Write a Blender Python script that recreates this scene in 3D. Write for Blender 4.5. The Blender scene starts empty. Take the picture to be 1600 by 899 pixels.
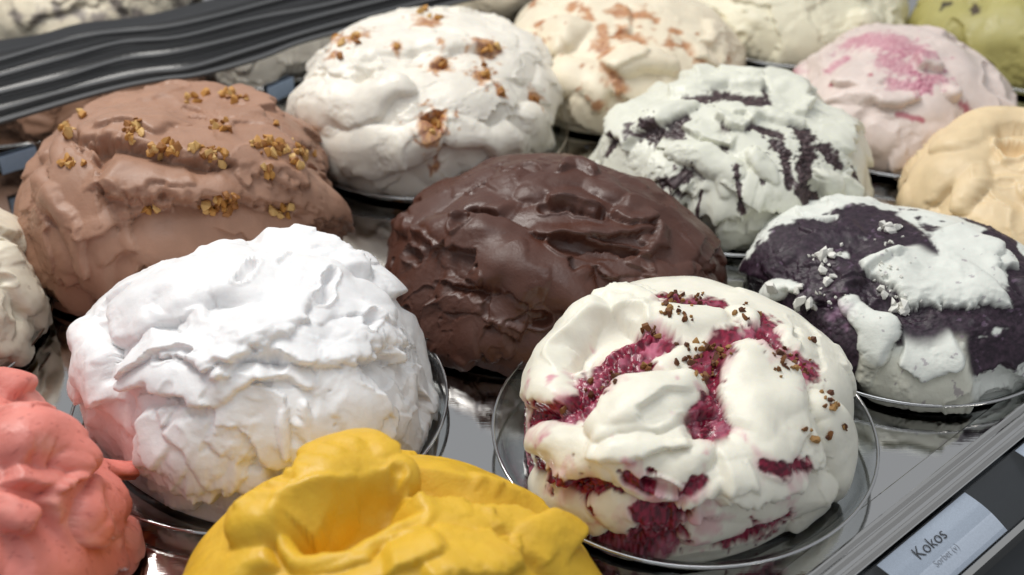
import bpy, bmesh, math, random
import numpy as np
from mathutils import Vector, Matrix

# ------------------------------------------------------------------ camera, world, light, exposure
S = bpy.context.scene
C = S.collection
F_PX, PITCH, CAM_H = 2000.0, math.radians(34.5), 0.546
cam_d = bpy.data.cameras.new('camera')
cam = bpy.data.objects.new('camera', cam_d); C.objects.link(cam)
cam.location = (0, 0, CAM_H)
cam.rotation_euler = (math.pi/2 - PITCH, 0, 0)
cam_d.sensor_width = 36.0
cam_d.lens = 36.0 * F_PX / 1600.0
cam_d.clip_start = 0.02; cam_d.clip_end = 50
cam_d.dof.use_dof = True
cam_d.dof.focus_distance = 0.80
cam_d.dof.aperture_fstop = 5.6
S.camera = cam

W = bpy.data.worlds.new('World'); S.world = W; W.use_nodes = True
W.node_tree.nodes['Background'].inputs[0].default_value = (0.93, 0.96, 1.0, 1)
W.node_tree.nodes['Background'].inputs[1].default_value = 0.45

def area(name, loc, target, size, power, col, sy=None):
    l = bpy.data.lights.new(name, 'AREA'); l.energy = power; l.color = col
    l.shape = 'RECTANGLE'; l.size = size; l.size_y = sy or size
    o = bpy.data.objects.new(name, l); C.objects.link(o); o.location = loc
    d = Vector(target) - Vector(loc)
    o.rotation_euler = d.to_track_quat('-Z', 'Y').to_euler()
    return o
area('key_daylight', (-0.62, 1.38, 1.45), (0.0, 0.72, 0.03), 0.65, 23, (1.0, 0.97, 0.92))
area('soft_daylight', (0.1, 0.75, 1.9), (0.05, 0.8, 0.0), 1.2, 9, (0.93, 0.97, 1.0))

S.view_settings.view_transform = 'Standard'
S.view_settings.look = 'None'
S.view_settings.exposure = -0.12
S.view_settings.gamma = 1.0
S.view_settings.use_curve_mapping = False
S.render.engine = 'CYCLES'
S.cycles.use_denoising = True
S.cycles.max_bounces = 8
S.cycles.transmission_bounces = 6
S.cycles.transparent_max_bounces = 24
S.cycles.caustics_reflective = False
S.cycles.caustics_refractive = False

# ------------------------------------------------------------------ helpers
cp, sp = math.cos(PITCH), math.sin(PITCH)
FW = np.array([0, cp, -sp]); RT = np.array([1., 0, 0]); UP = np.array([0, sp, cp]); EYE = np.array([0, 0, CAM_H])
def at(x, y, h=0.0):
    """the point at height h that stands at photo position (x, y)"""
    d = FW + RT*(x-800)/F_PX - UP*(y-449.5)/F_PX
    return EYE + d*(h-CAM_H)/d[2]
def project(P):
    d = P - EYE; z = d @ FW
    return 800 + F_PX*(d @ RT)/z, 449.5 - F_PX*(d @ UP)/z, z

def srgb(r, g, b):
    f = lambda c: c/12.92 if c <= 0.04045 else ((c+0.055)/1.055)**2.4
    return np.array([f(r/255), f(g/255), f(b/255)])

_rng = np.random.RandomState(7)
_perm = _rng.permutation(256); _perm = np.concatenate([_perm, _perm, _perm])
_grad = _rng.normal(size=(256, 3)); _grad /= np.linalg.norm(_grad, axis=1)[:, None]
_gx, _gy, _gz = (np.ascontiguousarray(_grad[:, k]).astype(np.float32) for k in range(3)); _perm = _perm.astype(np.int32)
def noise(P):
    i = np.floor(P); f = (P - i).astype(np.float32); i = (i.astype(np.int32) & 255)
    ix, iy, iz = (np.ascontiguousarray(i[:, k]) for k in range(3)); fx, fy, fz = (np.ascontiguousarray(f[:, k]) for k in range(3))
    ux, uy, uz = (c*c*c*(c*(c*6-15)+10) for c in (fx, fy, fz))
    r = 0
    for dx in (0, 1):
        px_ = _perm[ix+dx]; wx = ux if dx else 1-ux
        for dy in (0, 1):
            py_ = _perm[px_+iy+dy]; wxy = wx*(uy if dy else 1-uy)
            for dz in (0, 1):
                h = _perm[py_+iz+dz]
                r = r + wxy*(uz if dz else 1-uz)*(_gx[h]*(fx-dx)+_gy[h]*(fy-dy)+_gz[h]*(fz-dz))
    return r*1.6
def fbm(P, n=3):
    r = 0; a = 1.0
    for k in range(n):
        r = r + a*noise(P*(2.03**k)+17.3*k); a *= 0.5
    return r
def sstep(a, b, x):
    t = np.clip((x-a)/(b-a), 0, 1); return t*t*(3-2*t)

def tag(o, label=None, cat=None, group=None, kind=None):
    if label: o['label'] = label
    if cat: o['category'] = cat
    if group: o['group'] = group
    if kind: o['kind'] = kind
    return o
def link(name, me, mat=None, parent=None):
    o = bpy.data.objects.new(name, me); C.objects.link(o)
    if mat is not None and not me.materials: me.materials.append(mat)
    if parent is not None: o.parent = parent
    return o
def mesh(name, V, Fc, smooth=True):
    me = bpy.data.meshes.new(name); me.from_pydata([tuple(map(float, v)) for v in V], [], Fc); me.update()
    if smooth: me.polygons.foreach_set('use_smooth', [True]*len(me.polygons))
    return me

# ------------------------------------------------------------------ materials
def new_mat(name):
    m = bpy.data.materials.new(name); m.use_nodes = True
    nt = m.node_tree; b = nt.nodes['Principled BSDF']
    return m, nt, b
def gelato_mat(name, rough=0.45, sss=0.25, radius=(0.006, 0.0045, 0.003), bump=0.25, bscale=700, spec=0.45, rvar=0.12, wet=None):
    m, nt, b = new_mat(name); N = nt.nodes; L = nt.links
    a = N.new('ShaderNodeAttribute'); a.attribute_name = 'col'
    tc = N.new('ShaderNodeTexCoord')
    n1 = N.new('ShaderNodeTexNoise'); n1.inputs['Scale'].default_value = 90; n1.inputs['Detail'].default_value = 6
    L.new(tc.outputs['Object'], n1.inputs['Vector'])
    mr = N.new('ShaderNodeMapRange'); mr.inputs[1].default_value = .25; mr.inputs[2].default_value = .75
    mr.inputs[3].default_value = .93; mr.inputs[4].default_value = 1.05
    L.new(n1.outputs['Fac'], mr.inputs[0])
    mx = N.new('ShaderNodeVectorMath'); mx.operation = 'SCALE'
    L.new(a.outputs['Color'], mx.inputs[0]); L.new(mr.outputs[0], mx.inputs['Scale'])
    L.new(mx.outputs[0], b.inputs['Base Color'])
    mr2 = N.new('ShaderNodeMapRange'); mr2.inputs[1].default_value = .3; mr2.inputs[2].default_value = .7
    mr2.inputs[3].default_value = rough-rvar; mr2.inputs[4].default_value = rough+rvar
    n3 = N.new('ShaderNodeTexNoise'); n3.inputs['Scale'].default_value = 45; n3.inputs['Detail'].default_value = 4
    L.new(tc.outputs['Object'], n3.inputs['Vector'])
    L.new(n3.outputs['Fac'], mr2.inputs[0]); L.new(mr2.outputs[0], b.inputs['Roughness'])
    n2 = N.new('ShaderNodeTexNoise'); n2.inputs['Scale'].default_value = bscale; n2.inputs['Detail'].default_value = 5
    n2.inputs['Roughness'].default_value = .6
    L.new(tc.outputs['Object'], n2.inputs['Vector'])
    bp = N.new('ShaderNodeBump'); bp.inputs['Strength'].default_value = bump; bp.inputs['Distance'].default_value = .0006
    L.new(n2.outputs['Fac'], bp.inputs['Height']); L.new(bp.outputs[0], b.inputs['Normal'])
    if wet:                                             # the red sauce is wetter than the cream
        sc_ = N.new('ShaderNodeSeparateColor'); sc_.mode = 'HSV'; L.new(a.outputs['Color'], sc_.inputs[0])
        mw = N.new('ShaderNodeMapRange'); mw.inputs[1].default_value = .45; mw.inputs[2].default_value = .75; L.new(sc_.outputs[1], mw.inputs[0])
        mm = N.new('ShaderNodeMix'); L.new(mw.outputs[0], mm.inputs[0]); L.new(mr2.outputs[0], mm.inputs[2]); mm.inputs[3].default_value = wet
        L.new(mm.outputs[0], b.inputs['Roughness'])
    b.inputs['Subsurface Weight'].default_value = sss
    b.inputs['Subsurface Radius'].default_value = radius; b.inputs['Subsurface Scale'].default_value = 1.0
    b.inputs['Specular IOR Level'].default_value = spec
    return m
def steel_mat(name, col=(.5, .5, .5), rough=.12, scratch=.05, scale=(40, 900, 40), dirt=.0):
    m, nt, b = new_mat(name); N = nt.nodes; L = nt.links
    b.inputs['Metallic'].default_value = 1
    tc = N.new('ShaderNodeTexCoord'); mp = N.new('ShaderNodeMapping'); mp.inputs['Scale'].default_value = scale
    mp.inputs['Rotation'].default_value = (0, 0, -math.radians(40))
    L.new(tc.outputs['Object'], mp.inputs[0])
    n = N.new('ShaderNodeTexNoise'); n.inputs['Scale'].default_value = 1; n.inputs['Detail'].default_value = 4
    L.new(mp.outputs[0], n.inputs['Vector'])
    bp = N.new('ShaderNodeBump'); bp.inputs['Strength'].default_value = scratch; bp.inputs['Distance'].default_value = .001
    n2 = N.new('ShaderNodeTexNoise'); n2.inputs['Scale'].default_value = 16; n2.inputs['Detail'].default_value = 5
    L.new(tc.outputs['Object'], n2.inputs['Vector'])
    L.new(n.outputs['Fac'], bp.inputs['Height']); L.new(bp.outputs[0], b.inputs['Normal'])
    mr = N.new('ShaderNodeMapRange'); mr.inputs[1].default_value = .35; mr.inputs[2].default_value = .7
    mr.inputs[3].default_value = rough*.55; mr.inputs[4].default_value = rough*1.7
    L.new(n2.outputs['Fac'], mr.inputs[0]); L.new(mr.outputs[0], b.inputs['Roughness'])
    b.inputs['Base Color'].default_value = (*col, 1)
    return m
def plain_mat(name, col, rough=.5, metal=0, spec=.5, coat=0, bump=0, bscale=300):
    m, nt, b = new_mat(name); N = nt.nodes; L = nt.links
    tc = N.new('ShaderNodeTexCoord'); n = N.new('ShaderNodeTexNoise'); n.inputs['Scale'].default_value = bscale
    n.inputs['Detail'].default_value = 4
    L.new(tc.outputs['Object'], n.inputs['Vector'])
    mr = N.new('ShaderNodeMapRange'); mr.inputs[3].default_value = .82; mr.inputs[4].default_value = 1.15
    L.new(n.outputs['Fac'], mr.inputs[0])
    mx = N.new('ShaderNodeVectorMath'); mx.operation = 'SCALE'; mx.inputs[0].default_value = col
    L.new(mr.outputs[0], mx.inputs['Scale']); L.new(mx.outputs[0], b.inputs['Base Color'])
    b.inputs['Roughness'].default_value = rough; b.inputs['Metallic'].default_value = metal
    b.inputs['Specular IOR Level'].default_value = spec; b.inputs['Coat Weight'].default_value = coat
    if bump:
        bp = N.new('ShaderNodeBump'); bp.inputs['Strength'].default_value = bump; bp.inputs['Distance'].default_value = .001
        L.new(n.outputs['Fac'], bp.inputs['Height']); L.new(bp.outputs[0], b.inputs['Normal'])
    return m
def glass_mat(name, col=(.96, .98, .98), rough=.03):
    m, nt, b = new_mat(name); N = nt.nodes; L = nt.links
    b.inputs['Base Color'].default_value = (*col, 1); b.inputs['Transmission Weight'].default_value = 1
    b.inputs['IOR'].default_value = 1.46
    tc = N.new('ShaderNodeTexCoord'); n = N.new('ShaderNodeTexNoise'); n.inputs['Scale'].default_value = 60
    n.inputs['Detail'].default_value = 5
    L.new(tc.outputs['Object'], n.inputs['Vector'])
    mr = N.new('ShaderNodeMapRange'); mr.inputs[1].default_value = .4; mr.inputs[2].default_value = .75
    mr.inputs[3].default_value = rough; mr.inputs[4].default_value = rough+.12
    L.new(n.outputs['Fac'], mr.inputs[0]); L.new(mr.outputs[0], b.inputs['Roughness'])
    return m

M_STEEL = steel_mat('polished_steel', (.68, .675, .665), .055, .04)
M_RAIL = steel_mat('rail_steel', (.66, .65, .63), .08, .05, (30, 30, 700))
def thin_plastic(name, tint=(.93, .94, .94), edge=(.72, .75, .76), rough=.04, gl=1.0):
    m = bpy.data.materials.new(name); m.use_nodes = True; nt = m.node_tree; N = nt.nodes; L = nt.links
    N.remove(N['Principled BSDF']); out = N['Material Output']
    lw = N.new('ShaderNodeLayerWeight'); lw.inputs['Blend'].default_value = .5
    mc = N.new('ShaderNodeMix'); mc.data_type = 'RGBA'; mc.inputs[6].default_value = (*tint, 1); mc.inputs[7].default_value = (*edge, 1)
    pw = N.new('ShaderNodeMath'); pw.operation = 'POWER'; pw.inputs[1].default_value = 2.2
    L.new(lw.outputs['Facing'], pw.inputs[0]); L.new(pw.outputs[0], mc.inputs[0])
    tr = N.new('ShaderNodeBsdfTransparent'); L.new(mc.outputs[2], tr.inputs[0])
    gl_ = N.new('ShaderNodeBsdfGlossy'); gl_.inputs['Roughness'].default_value = rough
    tc = N.new('ShaderNodeTexCoord'); nz = N.new('ShaderNodeTexNoise'); nz.inputs['Scale'].default_value = 70; nz.inputs['Detail'].default_value = 4
    L.new(tc.outputs['Object'], nz.inputs['Vector'])
    mr = N.new('ShaderNodeMapRange'); mr.inputs[1].default_value = .35; mr.inputs[2].default_value = .75; mr.inputs[3].default_value = rough; mr.inputs[4].default_value = rough+.2
    L.new(nz.outputs['Fac'], mr.inputs[0]); L.new(mr.outputs[0], gl_.inputs['Roughness'])
    f5 = N.new('ShaderNodeMath'); f5.operation = 'POWER'; f5.inputs[1].default_value = 4.0; L.new(lw.outputs['Facing'], f5.inputs[0])
    fr = N.new('ShaderNodeMapRange'); fr.inputs[3].default_value = .05; fr.inputs[4].default_value = .85; L.new(f5.outputs[0], fr.inputs[0])
    mx = N.new('ShaderNodeMixShader'); L.new(fr.outputs[0], mx.inputs[0]); L.new(tr.outputs[0], mx.inputs[1]); L.new(gl_.outputs[0], mx.inputs[2])
    L.new(mx.outputs[0], out.inputs['Surface']); return m
M_GLASS = thin_plastic('clear_bowl_plastic')
M_RIM = steel_mat('rim_steel', (.6, .6, .6), .07, .02)
M_PANE = glass_mat('clear_glass', (.985, .995, .99), 0.0)
M_BLACK = plain_mat('black_plastic', (.012, .012, .013), .28, spec=.5)
M_DARK = plain_mat('dark_channel', (.014, .017, .020), .3, spec=.5, bscale=40)
M_LIT_LIP = plain_mat('lit_slat_lip', (.07, .072, .075), .35)  # light caught on the black slats' edges, painted in as grey

# ------------------------------------------------------------------ counter, walls, rails
def quad(name, pts, mat, **k):
    me = mesh(name, pts, [tuple(range(len(pts)))], False); return tag(link(name, me, mat), **k)
RD = np.array([0.750, 0.661]); RN = np.array([0.661, -0.750])          # along the front rail; towards the customer
R0 = at(1262, 899)[:2]
def rp(a, b, z):
    """a metres along the front rail, b metres towards the customer, height z"""
    q = R0 + RD*a + RN*b; return np.array([q[0], q[1], z])
def extrude_rail(name, prof, a0, a1, mat, parent=None, na=2):
    V, Fc = [], []
    n = len(prof)
    for i in range(na):
        a = a0+(a1-a0)*i/(na-1)
        for (b, z) in prof: V.append(rp(a, b, z))
    for i in range(na-1):
        for j in range(n):
            k = (j+1) % n
            Fc.append((i*n+j, (i+1)*n+j, (i+1)*n+k, i*n+k))
    Fc.append(tuple(range(n))); Fc.append(tuple(range((na-1)*n, na*n))[::-1])
    me = mesh(name, V, Fc, False); bm = bmesh.new(); bm.from_mesh(me); bmesh.ops.recalc_face_normals(bm, faces=bm.faces); bm.to_mesh(me); bm.free()
    return link(name, me, mat, parent)

cpts = [rp(-1.6, 0, 0), rp(2.6, 0, 0), (1.6, 2.6, 0), (-1.6, 2.6, 0), (-1.9, 0.9, 0)]
quad('counter_top', cpts, M_STEEL, kind='structure', label='polished steel counter sheet between the gelato bowls')

# ------------------------------------------------------------------ gelato mounds
def catmull(P, m):
    P = np.asarray(P, float)
    if len(P) == 1: return np.repeat(P, 2, 0) + np.array([[0, 0, 0], [1e-5, 0, 0]])
    Q = np.vstack([2*P[0]-P[1], P, 2*P[-1]-P[-2]])
    out = []
    for t in np.linspace(0, len(P)-1-1e-9, m):
        k = int(t); f = t-k; a, b, c, d = Q[k:k+4]
        out.append(.5*((2*b)+(-a+c)*f+(2*a-5*b+4*c-d)*f*f+(-a+3*b-3*c+d)*f**3))
    return np.array(out)

class Mound:
    def __init__(s, px, r, h, base=(1, 1, 1), n=360, boxy=2.3, seed=1, lump=.006, sx=1., sy=1., z0=.004, rot=0, tuck=.985, warp=.4, lean=(0, 0)):
        s.warp = warp
        s.rs = np.random.RandomState(seed); s.seed = seed; s.n = n
        c = at(*px); s.c = np.array([c[0], c[1], z0]); s.r = r; s.h = h
        g = np.linspace(-1, 1, n); U, Vv = np.meshgrid(g, g, indexing='ij'); u = U.ravel(); v = Vv.ravel()
        # square -> disc, no pole
        m = np.maximum(np.abs(u), np.abs(v)); l = np.hypot(u, v)+1e-12
        k = m/l
        # blend of radial squeeze keeps the cells even
        x = u*np.sqrt(np.clip(1-v*v/2, 0, 1)); y = v*np.sqrt(np.clip(1-u*u/2, 0, 1))
        rho = np.clip(np.hypot(x, y), 0, 1); th = np.arctan2(y, x)
        a = rho*math.radians(104)
        e = 2.0/boxy
        rr = np.sin(np.clip(a, 0, math.pi/2))**e
        zz = np.cos(np.clip(a, 0, math.pi/2))**e
        under = np.clip((a-math.pi/2)/math.radians(14), 0, 1)
        rr = rr - (1-tuck)*under
        zz = zz*(1-.10) + .10*(1-under)
        low = 1 + .05*np.sin(2*th+seed) + .035*np.sin(3*th+seed*1.7)
        X = rr*np.cos(th)*low*sx; Y = rr*np.sin(th)*low*sy
        cr, sr_ = math.cos(rot), math.sin(rot)
        s.B = np.stack([r*(X*cr-Y*sr_), r*(X*sr_+Y*cr), h*zz], -1) + s.c
        zz2 = (s.B[:, 2]-s.c[2])/h; s.B[:, 0] += lean[0]*zz2; s.B[:, 1] += lean[1]*zz2
        s.rho = rho
        s.Nn = s.normals(s.B)
        s.off = np.array([seed*3.17, seed*1.31, seed*7.7])
        # the loose big shape of the heap
        s.d = lump*fbm((s.B)*18+s.off, 2)
        s.fade = 1-sstep(.93, 1.0, rho)*.8
        s.col = np.tile(np.asarray(base, float), (len(s.B), 1))
        s.base = np.asarray(base, float)
    def normals(s, P):
        G = P.reshape(s.n, s.n, 3)
        du = np.gradient(G, axis=0); dv = np.gradient(G, axis=1)
        N = np.cross(du, dv).reshape(-1, 3)
        N /= np.linalg.norm(N, axis=1)[:, None]+1e-12
        N = np.where((N @ np.array([0, 0, 1.]))[:, None].mean() < 0, -N, N)
        return N
    def cur(s): return s.B + s.Nn*s.d[:, None]
    def pick(s, x, y, P=None):
        P = s.B if P is None else P
        if not hasattr(s, '_pj') or P is not s.B:
            px, py, z = project(P); fr = ((EYE-P)*s.Nn).sum(1) > 0
            pj = (px, py, z, fr)
            if P is s.B: s._pj = pj
        else: pj = s._pj
        px, py, z, fr = pj
        q = (px-x)**2+(py-y)**2+np.where(fr, 0, 1e7)
        return int(np.argmin(q))
    def path(s, pts, m=10):
        idx = [s.pick(*p) for p in pts]
        return catmull(s.B[idx], m if len(pts) > 1 else 2)
    def coords(s, P3, w, reach=1.4, warp=None):
        warp = s.warp if warp is None else warp
        s.k = getattr(s, 'k', 0)+1
        c = P3.mean(0); R = np.linalg.norm(P3-c, axis=1).max()+w*reach
        sel = np.nonzero(((s.B-c)**2).sum(1) < R*R)[0]
        V = s.B[sel]
        if warp:                                    # every stroke wanders in its own way
            R_ = np.random.RandomState(s.seed*1000+s.k)
            lv = 0 if w > .018 else (1 if w > .009 else 2)
            if not hasattr(s, 'wf'): s.wf = {}
            for l in (lv, lv+2):
                if l not in s.wf: s.wf[l] = np.stack([noise(s.B*(24*1.9**l)+s.off+31.7*c) for c in range(5)], -1)
                Q = R_.normal(size=(5, 3))*.55
                V = V + (warp if l == lv else .16*warp)*w*(s.wf[l][sel] @ Q)
        A = P3[:-1]; E = P3[1:]-A; L2 = (E*E).sum(1)+1e-14
        best = np.full(len(V), 1e9); lat = np.zeros(len(V)); al = np.zeros(len(V)); n = len(E)
        Ns = s.Nn[sel]
        for k in range(n):
            dl = V-A[k]; t = (dl @ E[k])/L2[k]; tc = np.clip(t, 0, 1)
            r = dl-tc[:, None]*E[k]; d = (r*r).sum(1)
            u = d < best
            if not u.any(): continue
            best[u] = d[u]
            bn = np.cross(Ns[u], E[k]/math.sqrt(L2[k]))
            lat[u] = (bn*dl[u]).sum(1)
            tt = t[u] if n == 1 else np.where((k == 0) & (t[u] < 0), t[u], np.where((k == n-1) & (t[u] > 1), t[u], tc[u]))
            al[u] = (k+np.clip(tt, -.5*n, 1+.5*n))/n
        return sel, np.sqrt(best), lat, al
    def scale(s, pts):
        i = s.pick(*pts[len(pts)//2]); return project(s.B[i:i+1])[2][0]/F_PX
    def pillow(s, pts, w, h, P3=None, lift=0., rag=.25, fr=45, pw=2.0, stri=.0001, col=None):
        if P3 is None: w = w*s.scale(pts); P3 = s.path(pts)
        sel, d, lat, al = s.coords(P3, w)
        wt = w*(.55+.45*np.sin(np.clip(al, 0.02, .98)*math.pi)**.5)
        q = d/wt*(1+rag*noise(s.B[sel]*fr+s.off)+.012*noise(s.B[sel]*200+s.off))
        ins = q < 1.15
        if not ins.any(): return
        sel = sel[ins]; q = q[ins]; lat = lat[ins]
        lvl = np.median(s.d[sel])+lift
        pf = np.clip(1-np.abs(q)**pw, 0, None)**.62
        t = lvl + h*pf*(1+.4*noise(s.B[sel]*34+s.off*.7)) - np.where(q >= 1, 1, 0)*1. 
        t = t + stri*noise(np.stack([lat*300, al[ins]*3, 0*lat+s.seed], -1))
        k = .0006
        hh = np.clip(.5+.5*(t-s.d[sel])/k, 0, 1)
        s.d[sel] = s.d[sel]*(1-hh)+t*hh+k*hh*(1-hh)
        if col is not None:
            m = (sstep(.2, .8, hh)*(1-sstep(.93, 1.05, q)))[:, None]; s.col[sel] = s.col[sel]*(1-m)+np.asarray(col)[None]*m
    def plate(s, pts, w, h, P3=None, tilt=.5, rag=.35, fr=90, stri=.0002, edge=.06, mix=.9, lip=.0007):
        if P3 is None: w = w*s.scale(pts); P3 = s.path(pts)
        sel, d, lat, al = s.coords(P3, w)
        V = s.B[sel]
        q = d/w*(1+rag*fbm(V*fr+s.off, 2))
        m = 1-sstep(1-edge, 1+edge, q)
        inn = q < 1
        if inn.sum() < 5: return
        lvl = s.d[sel][inn].mean()
        t = lvl + h*(.6+tilt*lat/w) + stri*noise(np.stack([lat*380, al*1.2, 0*lat+s.seed*1.3], -1)) + lip*np.exp(-((q-.93)/.07)**2)
        t = t*.8 + .2*(s.d[sel]+h)
        s.d[sel] = s.d[sel]*(1-m*mix)+t*m*mix
    def fold(s, pts, w, h, P3=None, side=1, rag=.35, fr=38, tear=.10, stri=.00015, back=1.0, col=None):
        # a lap of gelato: thins out softly on one side, ends in a torn ledge on the other
        if P3 is None: w = w*s.scale(pts); P3 = s.path(pts)
        sel, d, lat, al = s.coords(P3, w, 2.3)
        V = s.B[sel]
        if side == 0:                       # ledge points downhill
            T = P3[-1]-P3[0]; i0 = sel[np.argmin(d)]; side = -1 if np.cross(s.Nn[i0], T)[2] > 0 else 1
        x = side*lat/w
        wob = rag*noise(V*fr+s.off*1.9)
        rg = tear*noise(V*190+s.off) + .5*tear*noise(V*430+s.off)
        e = np.clip(np.minimum(al, 1-al)*5+.15, 0, 1)      # ends fade out
        x = (x+wob)
        body = sstep(-1.6*back, .75, x)
        edge = np.sqrt(np.clip(1-np.clip((x+rg-.62)/.38, 0, 1)**2, 0, 1))
        ok = (x+rg < 1) & (x > -1.7*back) & (d < w*(1.2+back)) & (al > -.05) & (al < 1.05)
        if ok.sum() < 8: return
        lvl = np.percentile(s.d[sel[ok]], 40)
        t = lvl*.35+s.d[sel]*.65 + h*body*edge*sstep(0, .6, e) + stri*noise(np.stack([lat*300, al*3, 0*lat+s.seed], -1))*body
        t = np.where(ok, t, -1)
        k = .0005
        hh = np.clip(.5+.5*(t-s.d[sel])/k, 0, 1)
        s.d[sel] = s.d[sel]*(1-hh)+np.where(ok, t, s.d[sel])*hh+k*hh*(1-hh)
        if col is not None:
            m = (sstep(.2, .8, hh)*(1-sstep(.92, 1.04, x+rg))*(d < w*(1.2+back))*sstep(-1.2, -.3, x)*sstep(0, .5, e))[:, None]; s.col[sel] = s.col[sel]*(1-m)+np.asarray(col)[None]*m
    def pits(s, n=20, r=(.0008, .0018), dep=.002):
        for _ in range(n):
            i = s.rs.randint(len(s.B)); w = s.rs.uniform(*r)
            k = np.nonzero(np.abs(s.B[:, 0]-s.B[i, 0]) < w)[0]
            q = ((s.B[k]-s.B[i])**2).sum(1)/(w*w)
            s.d[k] -= dep*np.clip(1-q, 0, 1)
    def dent(s, pts, w, dep, P3=None, rim=.25, rag=.3, fr=70, sharp=1.0):
        if P3 is None: w = w*s.scale(pts); P3 = s.path(pts)
        sel, d, lat, al = s.coords(P3, w, 1.7)
        q = d/w*(1+rag*noise(s.B[sel]*fr+s.off*1.3))
        f = np.clip(1-q**2, 0, 1)**sharp
        s.d[sel] += -dep*f + rim*dep*np.exp(-((q-1.08)/.16)**2)
    def paint(s, pts, w, col, rag=.7, fr=160, soft=.25, amt=1., P3=None, mott=None, sink=0., relief=.0013):
        if P3 is None: w = w*s.scale(pts); P3 = s.path(pts)
        sel, d, lat, al = s.coords(P3, w, 2.2)
        V = s.B[sel]
        q = d/w*(1+rag*fbm(V*fr+s.off*2.1, 3))
        m = (1-sstep(1-soft, 1+soft, q))*amt
        c = np.asarray(col, float)[None]
        if mott is not None:
            k = sstep(-.25, .3, fbm(V*420+s.off, 2))[:, None]; c = c*(1-k)+np.asarray(mott)[None]*k
            s.d[sel] += m*relief*fbm(V*300+s.off*1.7, 2)
        s.col[sel] = s.col[sel]*(1-m[:, None])+c*m[:, None]
        if sink: s.d[sel] -= sink*m
    def speckle(s, col, thr, fr, amt=1., soft=.06, where=None, sq=(1, 1, 1)):
        k = fbm(s.B*fr*np.array(sq)+s.off*3, 3); m = sstep(thr, thr+soft, k)*amt
        if where is not None: m = m*where
        s.col = s.col*(1-m[:, None])+np.asarray(col)[None]*m[:, None]
    def random_strokes(s, npil=10, npl=10, wr=(.012, .03), hr=(.004, .010), flow=None, zmax=1., stri=.00012, col=None):
        R = s.rs
        jobs = ['f']*npil+['s']*npl; R.shuffle(jobs)
        for j in jobs:
            i = R.randint(len(s.B))
            for _ in range(8):
                if s.rho[i] < .93 and (s.B[i, 2]-s.c[2])/s.h <= zmax: break
                i = R.randint(len(s.B))
            p0 = s.B[i]; n0 = s.Nn[i]
            t = np.cross(n0, [0, 0, 1]); t = t/(np.linalg.norm(t)+1e-6)
            b = np.cross(n0, t)
            an = R.normal(0, .6) if flow is None else flow+R.normal(0, .3)
            dv = t*math.cos(an)+b*math.sin(an)
            w = R.uniform(*wr); h = R.uniform(*hr)
            L = w*R.uniform(1.2, 2.6); bend = R.normal(0, .3)*L
            P = [p0-dv*L, p0+np.cross(n0, dv)*bend, p0+dv*L]
            if not hasattr(s, 'Bc'): s.Bc = s.B[::5]
            ids = [5*int(np.argmin(((s.Bc-q)**2).sum(1))) for q in P]
            P3 = catmull(s.B[ids], 9)
            if j == 'f': s.fold(None, w, h, P3=P3, side=0 if R.rand() < .75 else R.choice([-1, 1]), stri=stri, col=col)
            elif R.rand() < .6: s.plate(None, w*.8, h*R.choice([.4, -.35, .5]), P3=P3, tilt=R.normal(0, .6), stri=stri)
            else: s.dent(None, w*.5, h*.5, P3=P3, rim=.35)
    def finish(s, name, mat, label, parent=None, fine=.0006, ffr=130, micro=.0002, sag=.95, cat='gelato'):
        s.col = s.col*(1+.07*fbm(s.B*30+s.off, 2))[:, None]
        rough = sstep(-.05, .5, fbm(s.B*38+s.off*2.3, 2))*.9+.1
        s.d += rough*(1.6*fine*fbm(s.B*ffr+s.off, 3) + 1.5*micro*noise(s.B*520+s.off))
        s.d -= np.median(s.d[s.rho < .9])*.9
        d = s.d*s.fade
        # folds slump downhill a little
        dn = np.array([0, 0, -1.])-s.Nn*(-s.Nn[:, 2:3]); ln = np.linalg.norm(dn, axis=1)[:, None]+1e-9
        dn = dn/ln*np.clip(ln, 0, 1)
        G = d.reshape(s.n, s.n)
        sm = G.copy()
        for _ in range(2):
            k = max(3, s.n//28); ker = np.ones(2*k+1)/(2*k+1)
            pad = np.pad(sm, ((k, k), (0, 0)), 'edge'); sm = np.stack([np.convolve(pad[:, j], ker, 'valid') for j in range(s.n)], 1)
            pad = np.pad(sm, ((0, 0), (k, k)), 'edge'); sm = np.stack([np.convolve(pad[j], ker, 'valid') for j in range(s.n)], 0)
        hi = (G-sm).ravel()
        P = s.B+s.Nn*d[:, None]+dn*(sag*np.clip(hi, -.002, .008)*s.fade)[:, None]
        P[:, 2] = np.maximum(P[:, 2], s.c[2]-.0005)
        s.P = P
        n = s.n
        i = np.arange(n*n).reshape(n, n)
        Q = np.stack([i[:-1, :-1], i[1:, :-1], i[1:, 1:], i[:-1, 1:]], -1).reshape(-1, 4)
        org = np.array([s.c[0], s.c[1], s.c[2]])
        me = bpy.data.meshes.new(name)
        me.vertices.add(n*n); me.vertices.foreach_set('co', (P-org).astype(np.float32).ravel())
        me.loops.add(Q.size); me.loops.foreach_set('vertex_index', Q.ravel().astype(np.int32))
        me.polygons.add(len(Q)); me.polygons.foreach_set('loop_start', np.arange(0, Q.size, 4, dtype=np.int32))
        me.update(calc_edges=True)
        me.polygons.foreach_set('use_smooth', np.ones(len(Q), bool))
        at_ = me.attributes.new('col', 'FLOAT_COLOR', 'POINT')
        at_.data.foreach_set('color', np.concatenate([np.clip(s.col, 0, 1), np.ones((n*n, 1))], 1).astype(np.float32).ravel())
        o = link(name, me, mat); o.location = org
        me.validate()
        tag(o, label, cat); s.o = o
        s._fp = (*project(P)[:2], ((EYE-P)*s.Nn).sum(1) > .02)
        return o
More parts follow.
